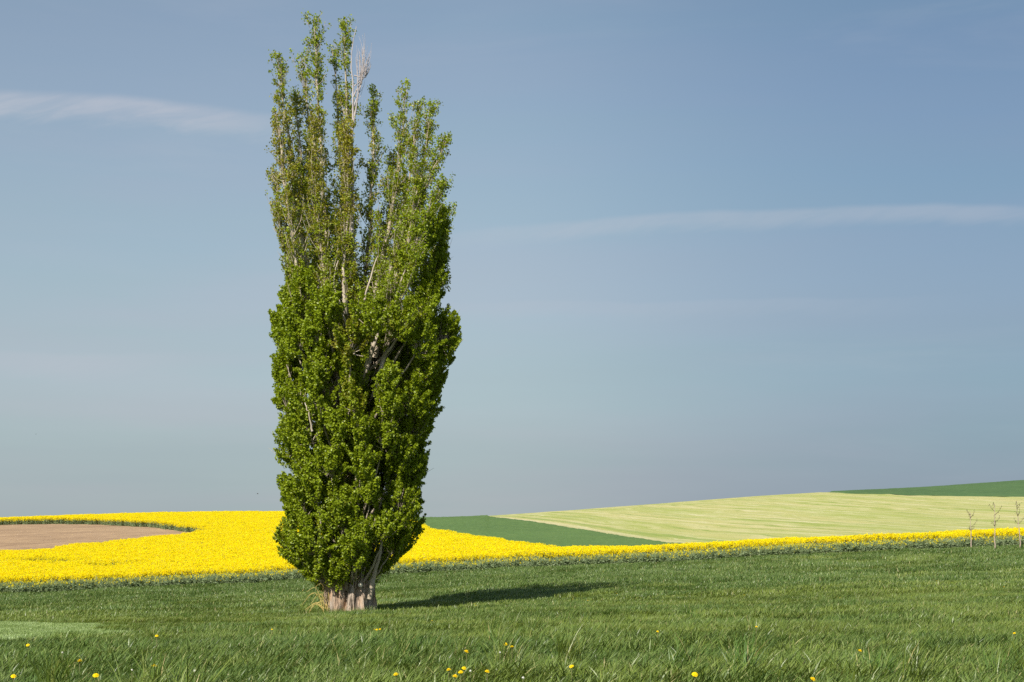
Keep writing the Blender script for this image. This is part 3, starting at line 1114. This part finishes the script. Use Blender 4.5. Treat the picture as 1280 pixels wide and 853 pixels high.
# upright spires of the thin upper crown: path (px, py, depth m), half-width px, leafiness, olive tone, radius, leaf row limits
SPIRES = [
    ([(425, 600, -.2), (418, 400, -.5), (403, 200, -.5), (394, 30, -.4)], 20, 1.0, .35, .17),
    ([(436, 640, 0), (436, 390, .0), (434, 180, .1), (430, 30, .1)], 13, 1.0, .5, .24),
    ([(445, 560, .3), (452, 380, .4), (463, 250, .3), (467, 112, .3)], 15, .85, .35, .13),
    ([(448, 560, -.4), (468, 385, -.6), (496, 240, -.5), (509, 116, -.4)], 21, .95, .3, .15),
    ([(455, 560, .3), (486, 370, .5), (520, 250, .6), (538, 130, .6)], 16, .85, .25, .13),
    ([(470, 450, -.7), (496, 326, -1.0), (535, 240, -1.1), (560, 186, -1.1)], 13, .9, .2, .12),
    ([(412, 560, -.6), (396, 400, -.9), (372, 240, -1.0), (353, 86, -.9)], 17, .95, .5, .14),
    ([(405, 560, .4), (390, 430, .7), (362, 310, .9), (337, 214, .9)], 17, .9, .65, .11),
    ([(420, 560, .5), (408, 380, .8), (390, 220, .9), (374, 66, .8)], 16, .8, .5, .14),
    ([(430, 560, 1.0), (428, 350, 1.4), (422, 200, 1.3), (412, 48, 1.1)], 14, .8, .35, .13),
    ([(450, 560, 1.2), (478, 360, 1.7), (505, 230, 1.7), (520, 122, 1.5)], 17, .85, .3, .12),
    ([(400, 500, -1.2), (382, 370, -1.7), (366, 260, -1.8), (354, 160, -1.6)], 15, .9, .6, .10),
    ([(470, 500, -1.2), (505, 380, -1.7), (532, 290, -1.8), (556, 245, -1.7)], 17, 1.3, .1, .10),
    ([(470, 520, .8), (512, 390, 1.4), (540, 300, 1.6), (553, 255, 1.5)], 17, 1.2, .1, .10),
    ([(430, 500, -1.0), (416, 380, -1.6), (402, 290, -1.7), (398, 160, -1.5)], 15, 1.0, .6, .10),
    ([(445, 480, -.9), (436, 370, -1.2), (438, 270, -1.1), (436, 165, -.9)], 13, 1.15, .7, .11),
    ([(400, 480, 1.4), (385, 380, 1.9), (370, 290, 1.9), (358, 205, 1.8)], 15, .8, .6, .09),
    ([(460, 470, -1.2), (490, 380, -1.6), (515, 300, -1.6), (528, 215, -1.4)], 15, .9, .3, .09),
    ([(455, 480, 1.3), (462, 360, 1.9), (480, 270, 1.8), (488, 185, 1.6)], 14, .75, .4, .09),
    ([(405, 520, 0), (378, 410, .2), (358, 330, .3), (346, 262, .3)], 13, .9, .55, .09),
    ([(480, 520, 0), (525, 400, .2), (548, 330, .3), (556, 285, .3)], 14, 1.1, .15, .09),
    ([(425, 500, .2), (404, 370, .2), (385, 270, .2), (368, 120, .2)], 14, .9, .5, .09),
]


def build_spires():
    r = np.random.default_rng(57)
    for si, (pts, hw, leafy, olive, rad) in enumerate(SPIRES):
        path = curve([tp(a, b, c) for a, b, c in pts], 26)
        path = limb(path, rad * 1.1, 0.014, M_LIMB, 'limb', 8, 0.025)
        L = np.linalg.norm(np.diff(path, axis=0), axis=1).sum()
        zmin = (763 - 395) * S
        hwm = hw * S
        nb = int(L * 10.0)
        for k in range(nb):
            t = r.uniform(0.12, 0.98)
            f = t * 25
            i = min(int(f), 24)
            s0 = path[i] + (path[i + 1] - path[i]) * (f - i)
            tang = unit(path[i + 1] - path[i])
            a = r.uniform(0, 2 * np.pi)
            ln = r.uniform(0.7, 2.6) * (1 - 0.40 * t)
            end_t = min(1.0, t + ln / L)
            jj = min(int(end_t * 25), 25)
            spread = hwm * abs(r.normal(0.62, 0.45)) * (1.15 - 0.6 * end_t**3)
            e = path[jj] + np.array([math.cos(a) * spread, math.sin(a) * spread, 0]) + tang * max(0, (t + ln / L - 1) * L) * 0.35
            m1 = s0 + (e - s0) * 0.4 + np.array([math.cos(a), math.sin(a), 0]) * spread * 0.22
            cv = curve([s0, m1, e], 6)
            twig_paths.append(cv)
            twig_radii.append(np.linspace(0.024 * (1.15 - t * 0.7), 0.004, 6))
            if e[2] < zmin - 0.5:
                continue
            seglen = np.linalg.norm(e - s0)
            # short shoots with little leaf tufts
            dens = leafy * np.clip(r.normal(1.0, 0.45), 0.1, 2.0)
            low = np.clip((zmin + 7.5 - e[2]) / 6.5, 0, 1)
            nt = max(1, int(seglen * (4.7 + 1.8 * low) * dens))
            for q in range(nt):
                tt = r.uniform(0.25, 1.0)
                g = tt * 5
                ii = min(int(g), 4)
                o0 = cv[ii] + (cv[ii + 1] - cv[ii]) * (g - ii)
                dirv = unit(r.normal(0, 1, 3) * np.array([1, 1, 0.5]) + np.array([0, 0, 0.9]))
                sl = r.uniform(0.08, 0.34)
                o1 = o0 + dirv * sl
                if True:
                    twig_paths.append(np.array([o0, (o0 + o1) / 2 + r.normal(0, 0.015, 3), o1]))
                    twig_radii.append([0.007, 0.005, 0.003])
                m_ = r.integers(6, 19)
                P = o0 + (o1 - o0) * r.uniform(0.3, 1.1, (m_, 1)) + r.normal(0, 0.055, (m_, 3)) * np.array([1, 1, 1.3])
                N = unit(r.normal(0, 1, (m_, 3)) + np.array([0, 0, 0.3]))
                zrel = np.clip((P[:, 2].mean() - zmin) / 6.0, 0, 1)
                topg = np.clip((P[:, 2].mean() - 19.5) / 3.0, 0, 1)
                ag = np.clip(olive * (0.45 + 0.62 * zrel) * (1 - 0.75 * topg) + r.normal(0.08, 0.18) + r.normal(0, 0.1, m_), 0, 1)
                add_leaves(P, N, r.uniform(0.048, 0.088, m_), ag)

    # the bleached bare limb near the top
    dpath = limb(curve([tp(441, 330, -.4), tp(442, 200, -.55), tp(443, 120, -.6), tp(441, 70, -.6), tp(447, 40, -.6)], 18), 0.09, 0.01, M_DEAD, 'dead_limb', 8, 0.02, 'bare bleached grey limb near the top')
    for k in range(6):
        t0 = tp(443 + k * 0.3, 165 - k * 13, -.58)
        e = tp(447 + k * 3.2, 60 + abs(k - 2) * 9, -.5 + r.normal(0, .3))
        cv = curve([t0, (t0 + e) / 2 + np.array([0.12, 0, -0.25]), e], 9)
        limb(cv, 0.032, 0.006, M_DEAD, 'dead_branch', 5, 0.02, 'thin bare grey branch')
        for q in range(13):
            tt = r.uniform(0.25, 1)
            i = min(int(tt * 8), 7)
            o0 = cv[i]
            o1 = o0 + np.array([r.normal(0.08, 0.14), r.normal(0, 0.14), r.uniform(0.25, 0.85)])
            dead_paths.append(curve([o0, (o0 + o1) / 2 + np.array([0.05, 0, -0.04]), o1], 4))
            dead_radii.append([0.012, 0.009, 0.006, 0.004])


dead_paths, dead_radii = [], []
build_spires()
# pale limbs that show in the open middle of the crown
for pts, r0 in (([(448, 450, -1.9), (430, 385, -2.0), (424, 365, -1.9), (428, 335, -1.7)], .06),
                ([(455, 400, -1.6), (470, 350, -1.7), (476, 330, -1.6)], .05),
                ([(496, 400, -1.9), (508, 355, -2.0), (516, 338, -1.9)], .05),
                ([(436, 400, -1.5), (434, 350, -1.5), (436, 310, -1.3), (440, 270, -1.1)], .09),
                ([(487, 640, -1.5), (478, 690, -1.1), (466, 735, -.75), (464, 748, -.7)][::-1], .10),
                ([(400, 545, -2.5), (395, 520, -2.6), (391, 510, -2.5)], .04),
                ([(440, 545, -2.4), (443, 525, -2.4), (446, 515, -2.3)], .035)):
    limb(curve([tp(*p) for p in pts], 12), r0, r0 * 0.4, M_LIMB, 'limb', 8, 0.02)

V_, Q_ = tubes(twig_paths, twig_radii, 3)
tag(link('twigs', mesh_np('twigs', V_, Q_, True), M_LIMB, tree), kind='stuff')
V_, Q_ = tubes(dead_paths, dead_radii, 3)
tag(link('dead_twigs', mesh_np('dead_twigs', V_, Q_, True), M_DEAD, tree), kind='stuff')


def build_leaves():
    P, N = np.concatenate(leafP), np.concatenate(leafN)
    s, a = np.concatenate(leafS), np.concatenate(leafA)
    # drop what strays outside the crown outline
    c, hw = env(P[:, 2])
    ok = ((np.abs(P[:, 0] - c) < hw + 0.22) & (np.abs(P[:, 1]) < hw + 0.35)) | (P[:, 2] > (763 - 110) * S)
    P, N, s, a = P[ok], N[ok], s[ok], a[ok]
    n = len(P)
    r = np.random.default_rng(8)
    T = unit(np.cross(N, unit(r.normal(0, 1, (n, 3)))))
    T = unit(T + np.array([0, 0, -0.35]) - N * (T + np.array([0, 0, -0.35]) * 1.0 * N).sum(1, keepdims=True))
    B = unit(np.cross(N, T))
    s_ = s[:, None]
    base = P - T * s_ * 0.55
    tip = P + T * s_ * 0.65 - N * s_ * 0.10
    lft = P - B * s_ * 0.52 + N * s_ * 0.12 - T * s_ * 0.1
    rgt = P + B * s_ * 0.52 + N * s_ * 0.12 - T * s_ * 0.1
    V = np.stack([base, rgt, tip, lft], 1).reshape(-1, 3)
    o = np.arange(n)[:, None] * 4
    Tq = np.concatenate([o + np.array([[0, 1, 2]]), o + np.array([[0, 2, 3]])])
    me = mesh_np('crown', V, Tq, False, attrs={'shade': np.repeat(np.clip(r.normal(0.5, 0.25, n), 0, 1), 4), 'age': np.repeat(a, 4)})
    tag(link('crown', me, M_LEAF, tree), kind='stuff')
    print('LEAVES', n, 'twigs', len(twig_paths))


build_leaves()


# ------------------------------------------------------------------ dry tuft at the trunk foot
def build_dry_tuft():
    x, y = TX - 0.95, TREE_D - 0.55
    g = empty('dry_grass_tuft', (x, y, float(ground_z(x, y))))
    tag(g, 'tuft of straw-yellow arching dry stems at the left of the poplar trunk', 'dry grass')
    m, w, b = principled('straw')
    n_ = w.noise(w.n('ShaderNodeTexCoord').outputs['Object'], 4, 3)
    w.l(w.mix(n_, (0.48, 0.33, 0.08), (0.66, 0.54, 0.20)), b.inputs['Base Color'])
    b.inputs['Roughness'].default_value = 0.7
    r = np.random.default_rng(4)
    for k in range(26):
        b0 = np.array([r.normal(0.10, 0.13), r.normal(0.05, 0.16), -0.05])
        h = r.uniform(0.45, 1.35)
        out = r.uniform(0.15, 1.05) if k < 20 else r.uniform(-0.2, 0.25)
        drop = out**2 * r.uniform(0.25, 0.75)
        a = r.normal(math.pi, 0.5)
        d = np.array([math.cos(a), math.sin(a), 0])
        p = curve([b0, b0 + d * out * 0.12 + np.array([r.normal(0, .05), 0, h * 0.6]), b0 + d * out * 0.55 + [0, 0, h], b0 + d * out + [0, 0, h - drop]], 12)
        V, Q = tubes([p], [np.linspace(0.012, 0.006, 12)], 4)
        link('stem', mesh_np('dry_stem', V, Q, True), m, g)


build_dry_tuft()


# ------------------------------------------------------------------ three bare saplings by the crop
def build_sapling(px, py, top_py, lean, seed, label):
    p0 = from_pixel(px, py, 0.12, 40, 117)
    d = p0[1]
    h = (py - top_py) / F * d + 0.12
    g = empty('sapling', tuple(p0))
    tag(g, label, 'sapling', 'young trees in front of the rapeseed')
    r = np.random.default_rng(seed)
    path = curve([(0, 0, -0.2), (lean * 0.35 * h, 0, h * 0.35), (lean * 0.75 * h, r.normal(0, .03), h * 0.72), (lean * h, 0, h)], 14)
    path[1:-1] += r.normal(0, 0.014, (12, 3))
    V, Q = tubes([path], [np.linspace(0.048, 0.010, 14)], 8)
    link('trunk', mesh_np('sapling_trunk', V, Q, True), M_SAP, g)
    nb = 7
    for k in range(nb):
        i = int(r.integers(7, 13))
        a = k / nb * 2 * np.pi + r.normal(0, .4)
        o0 = path[i]
        ln = r.uniform(0.3, 0.75)
        o1 = o0 + np.array([math.cos(a) * ln * 0.65, math.sin(a) * ln * 0.65, ln * 0.8])
        cv = curve([o0, o0 + (o1 - o0) * 0.5 + np.array([math.cos(a), math.sin(a), 0]) * 0.06, o1], 6)
        V, Q = tubes([cv], [np.linspace(0.02, 0.008, 6)], 5)
        br = link('branch', mesh_np('sapling_branch', V, Q, True), M_SAP_DARK, g)
        # a few dark buds / opening leaves
        m_ = 7
        c = cv[r.integers(2, 6, m_)] + r.normal(0, 0.05, (m_, 3))
        u1 = unit(r.normal(0, 1, (m_, 3))) * 0.045
        u2 = unit(np.cross(u1, r.normal(0, 1, (m_, 3)))) * 0.03
        Vb = np.stack([c - u1, c - u2, c + u1, c + u2], 1).reshape(-1, 3)
        tag(link('leaf_buds', mesh_np('leaf_buds', Vb, np.arange(m_ * 4).reshape(m_, 4)), M_BUD, br), kind='stuff')


M_SAP = bark_material('sapling_bark', (0.40, 0.31, 0.25), (0.46, 0.37, 0.30), (0.26, 0.19, 0.15), 0.3, (4, 4, 1))
M_SAP_DARK = bark_material('sapling_twig_bark', (0.16, 0.11, 0.08), (0.20, 0.14, 0.10), (0.12, 0.09, 0.06), 0.3, (4, 4, 1))
M_BUD, _w, _b = principled('bud')
_w.l(_w.mix(_w.noise(_w.n('ShaderNodeTexCoord').outputs['Object'], 6, 2), (0.05, 0.08, 0.02), (0.10, 0.10, 0.03)), _b.inputs['Base Color'])
build_sapling(1214, 684, 640, -0.02, 11, 'shortest bare sapling in front of the rapeseed, with a small forked twiggy top')
build_sapling(1243.5, 685, 630, 0.0, 12, 'straight bare sapling between the shortest and the tallest sapling')
build_sapling(1276, 684, 626, -0.09, 13, 'tallest bare sapling, leaning to the left, at the meadow edge')


# ------------------------------------------------------------------ dandelions and other meadow flowers
def flower_meshes():
    r = np.random.default_rng(3)
    # blossom: three tiers of narrow ray petals on a domed disc
    V, Fc = [], []
    for tier, (n, rad, z0, z1) in enumerate(((26, 0.023, 0.0, 0.003), (20, 0.017, 0.004, 0.009), (13, 0.010, 0.007, 0.013))):
        for k in range(n):
            a = (k + 0.5 * tier + r.uniform(-.2, .2)) / n * 2 * np.pi
            rr = rad * r.uniform(0.88, 1.1)
            d, s = np.array([math.cos(a), math.sin(a), 0]), np.array([-math.sin(a), math.cos(a), 0])
            wd = 0.0034
            b = len(V)
            V += [d * 0.002 + [0, 0, z0], d * rr * .6 + s * wd * .7 + [0, 0, z1], d * rr + s * wd * .5 + [0, 0, z1 - .001], d * rr - s * wd * .5 + [0, 0, z1 - .001], d * rr * .6 - s * wd * .7 + [0, 0, z1]]
            Fc.append([b, b + 1, b + 2, b + 3, b + 4])
    blossom = mesh_np('dandelion_blossom', np.array(V), np.array(Fc))
    V, Q = tubes([np.array([[0, 0, -0.016], [0, 0, -0.011], [0, 0, -0.003], [0, 0, 0.001]])], [[0.003, 0.008, 0.0075, 0.009]], 8)
    calyx = mesh_np('dandelion_calyx', V, Q, True)
    # seed clock
    V, Fc = [], []
    for k in range(90):
        v = unit(r.normal(0, 1, 3))
        t = unit(np.cross(v, r.normal(0, 1, 3)))
        b2 = np.cross(v, t)
        b = len(V)
        V += [v * 0.003 - t * .0005, v * 0.016 - t * .0005, v * 0.016 + t * .0005, v * 0.003 + t * .0005]
        Fc.append([b, b + 1, b + 2, b + 3])
        V += [v * .017 - t * .005, v * .017 - b2 * .005, v * .017 + t * .005, v * .017 + b2 * .005]
        Fc.append([b + 4, b + 5, b + 6, b + 7])
    clock = mesh_np('seed_clock', np.array(V), np.array(Fc))
    return blossom, calyx, clock


def simple_mat(name, c1, c2, rough=0.6, transl=0.2):
    m, w, b = principled(name)
    leaf_shader(m, w, b, w.mix(w.noise(w.n('ShaderNodeTexCoord').outputs['Object'], 60, 2), c1, c2), rough, transl, 0.3)
    return m


M_DAND = simple_mat('dandelion_yellow', (0.88, 0.62, 0.0), (0.95, 0.74, 0.004))
M_DSTEM = simple_mat('dandelion_stem', (0.16, 0.20, 0.06), (0.22, 0.20, 0.10))
M_CLOCK = simple_mat('seed_down', (0.62, 0.62, 0.56), (0.78, 0.78, 0.72))

DANDELIONS = [(561, 838), (580, 836), (576, 841), (569, 846), (609, 840), (714.5, 834), (583, 815), (632, 806), (640, 809), (495, 844), (468, 787), (471, 787.5), (475, 787),
              (540, 776), (595, 757), (598, 758), (593, 755), (716, 749), (771, 742), (754, 715), (735, 751), (35, 807), (99.5, 827), (17, 846), (120, 845), (193, 833), (196, 795.5),
              (340, 787), (1075, 814), (1255, 734), (1268, 792), (1201.5, 718.5), (945.6, 784), (930, 744), (1016, 850), (1046, 746), (1170.6, 726.5), (868.6, 843.7), (822, 790), (1050, 747), (1100, 727)]
CLOCKS = [(165, 838), (243.5, 839), (78, 816), (949, 734), (1161, 722), (625, 816), (588, 839), (654, 848)]


DAND_LABELS = [
    ((5,), 'lone bright yellow dandelion to the right of the wide-open one', None),
    ((6,), 'yellow dandelion in the grass behind the cluster of four', None),
    ((7, 8), 'one of a pair of yellow dandelions side by side behind the cluster of four', 'pair of dandelions'),
    ((9,), 'yellow dandelion standing left of the cluster of four', None),
    ((10, 11, 12), 'small yellow dandelion in the tight trio in front of the poplar trunk', 'trio of dandelions before the trunk'),
    ((14, 15, 16), 'tiny yellow dandelion in the tight trio on the darker grass right of the poplar', 'trio of dandelions beyond the trunk'),
    ((21, 22, 23, 24, 25, 26), 'yellow dandelion in the grass in front of the pale sward', 'dandelions in front of the sward'),
    ((27,), 'yellow dandelion in the grass between the pale sward and the poplar trunk', None),
    ((28,), 'largest yellow dandelion in the grass right of the poplar, standing alone', None),
    ((29, 31, 36), 'tiny yellow dandelion in the grass in front of the saplings', 'dandelions in front of the saplings'),
]


def build_flowers():
    blossom, calyx, clock = flower_meshes()
    blossom.materials.append(M_DAND)
    calyx.materials.append(M_DSTEM)
    clock.materials.append(M_CLOCK)
    r = np.random.default_rng(12)
    spots = [(p, True) for p in DANDELIONS] + [(p, False) for p in CLOCKS]
    for k, ((px, py), yellow) in enumerate(spots):
        near = py > 800
        h = r.uniform(0.15, 0.19) if near else r.uniform(0.17, 0.22)
        p = from_pixel(px, py, h)
        g = empty('dandelion' if yellow else 'dandelion_clock', tuple(p), r.uniform(0, 6.28))
        if not yellow:
            tag(g, 'white dandelion seed head in the meadow grass', 'seed head', 'dandelion seed heads in the meadow')
        elif k < 4:
            tag(g, 'yellow dandelion in the close cluster of four in the foreground grass', 'flower', 'cluster of four dandelions')
        elif k == 4:
            tag(g, 'flat wide-open yellow dandelion just right of the cluster of four', 'flower')
        else:
            lab = 'single small yellow dandelion scattered in the open green meadow right of the poplar'
            grp = 'dandelions scattered in the meadow'
            for ks, l2, g2 in DAND_LABELS:
                if k in ks:
                    lab, grp = l2, g2
            tag(g, lab, 'flower', grp)
        sc = r.uniform(0.68, 0.86) if near else r.uniform(0.55, 0.75)
        if near and p[1] > 14:
            sc *= 0.85
        if not yellow:
            sc *= 0.6
        bend = r.normal(0, 0.02, 2)
        V, Q = tubes([curve([(-bend[0], -bend[1], -0.02), (0, 0, h * 0.6), (0, 0, h - 0.012)], 5)], [np.full(5, 0.0028 if near else 0.004)], 5)
        link('stem', mesh_np('dandelion_stalk', V, Q, True), M_DSTEM, g)
        tilt = (r.normal(0.45, 0.18), r.normal(0, 0.2), -g.rotation_euler[2] + r.normal(0, .3))
        if yellow:
            for nm, me in (('blossom', blossom), ('calyx', calyx)):
                o = link(nm, me, [], g)
                o.location = (0, 0, h)
                o.rotation_euler = tilt
                o.scale = (sc, sc, sc * 1.2)
        else:
            o = link('seed_head', clock, [], g)
            o.location = (0, 0, h)
            o.scale = (sc, sc, sc)


build_flowers()


# ------------------------------------------------------------------ two far birds
def build_bird(px, py, d, span, flap, heading, label):
    x, z = (px - CX) / F * d, (EYE - py) / F * d
    g = empty('bird', (x, d, z), heading)
    tag(g, label, 'bird', 'birds in the sky')
    m, w, b = principled('dark_plumage')
    w.l(w.mix(w.noise(w.n('ShaderNodeTexCoord').outputs['Object'], 12, 2), (0.03, 0.03, 0.035), (0.07, 0.065, 0.06)), b.inputs['Base Color'])
    L = span * 0.42
    prof = [(-.5, .02), (-.38, .10), (-.15, .15), (.1, .15), (.3, .10), (.38, .085), (.46, .09), (.53, .05), (.62, .01)]
    V, Q = tubes([np.array([(a * L, 0, 0) for a, _ in prof])], [[b_ * L for _, b_ in prof]], 8)
    body = link('body', mesh_np('bird_body', V, Q, True), m, g)
    Vt = np.array([(-.42, -.06, 0.01), (-.42, .06, 0.01), (-.8, .13, 0.0), (-.8, -.13, 0.0)]) * L
    link('tail', mesh_np('bird_tail', np.concatenate([Vt, Vt + [0, 0, -.02 * L]]), np.array([[0, 1, 2, 3], [7, 6, 5, 4], [0, 4, 5, 1], [1, 5, 6, 2], [2, 6, 7, 3], [3, 7, 4, 0]])), m, g)
    for s in (-1, 1):
        top = np.array([(.22, .1, .05), (-.2, .1, .05), (.28, .55, .05 + flap * .45), (-.16, .55, .05 + flap * .45), (-.12, 1.15, .05 + flap * .7)]) * L
        top[:, 1] *= s
        V = np.concatenate([top, top - [0, 0, .03 * L]])
        link('wing', mesh_np('bird_wing', V, [np.array([[0, 1, 3, 2], [5, 7, 8, 6], [0, 2, 7, 5], [1, 6, 8, 3]]), np.array([[2, 3, 4], [7, 9, 8], [2, 4, 9], [2, 9, 7], [3, 8, 9], [3, 9, 4]])]), m, g)


build_bird(45, 543, 150, 0.20, 0.8, 1.2, 'tiny dark bird high in the sky above the bare soil field')
build_bird(322, 617.5, 150, 0.36, 0.5, 0.3, 'small dark bird just above the yellow crop skyline')
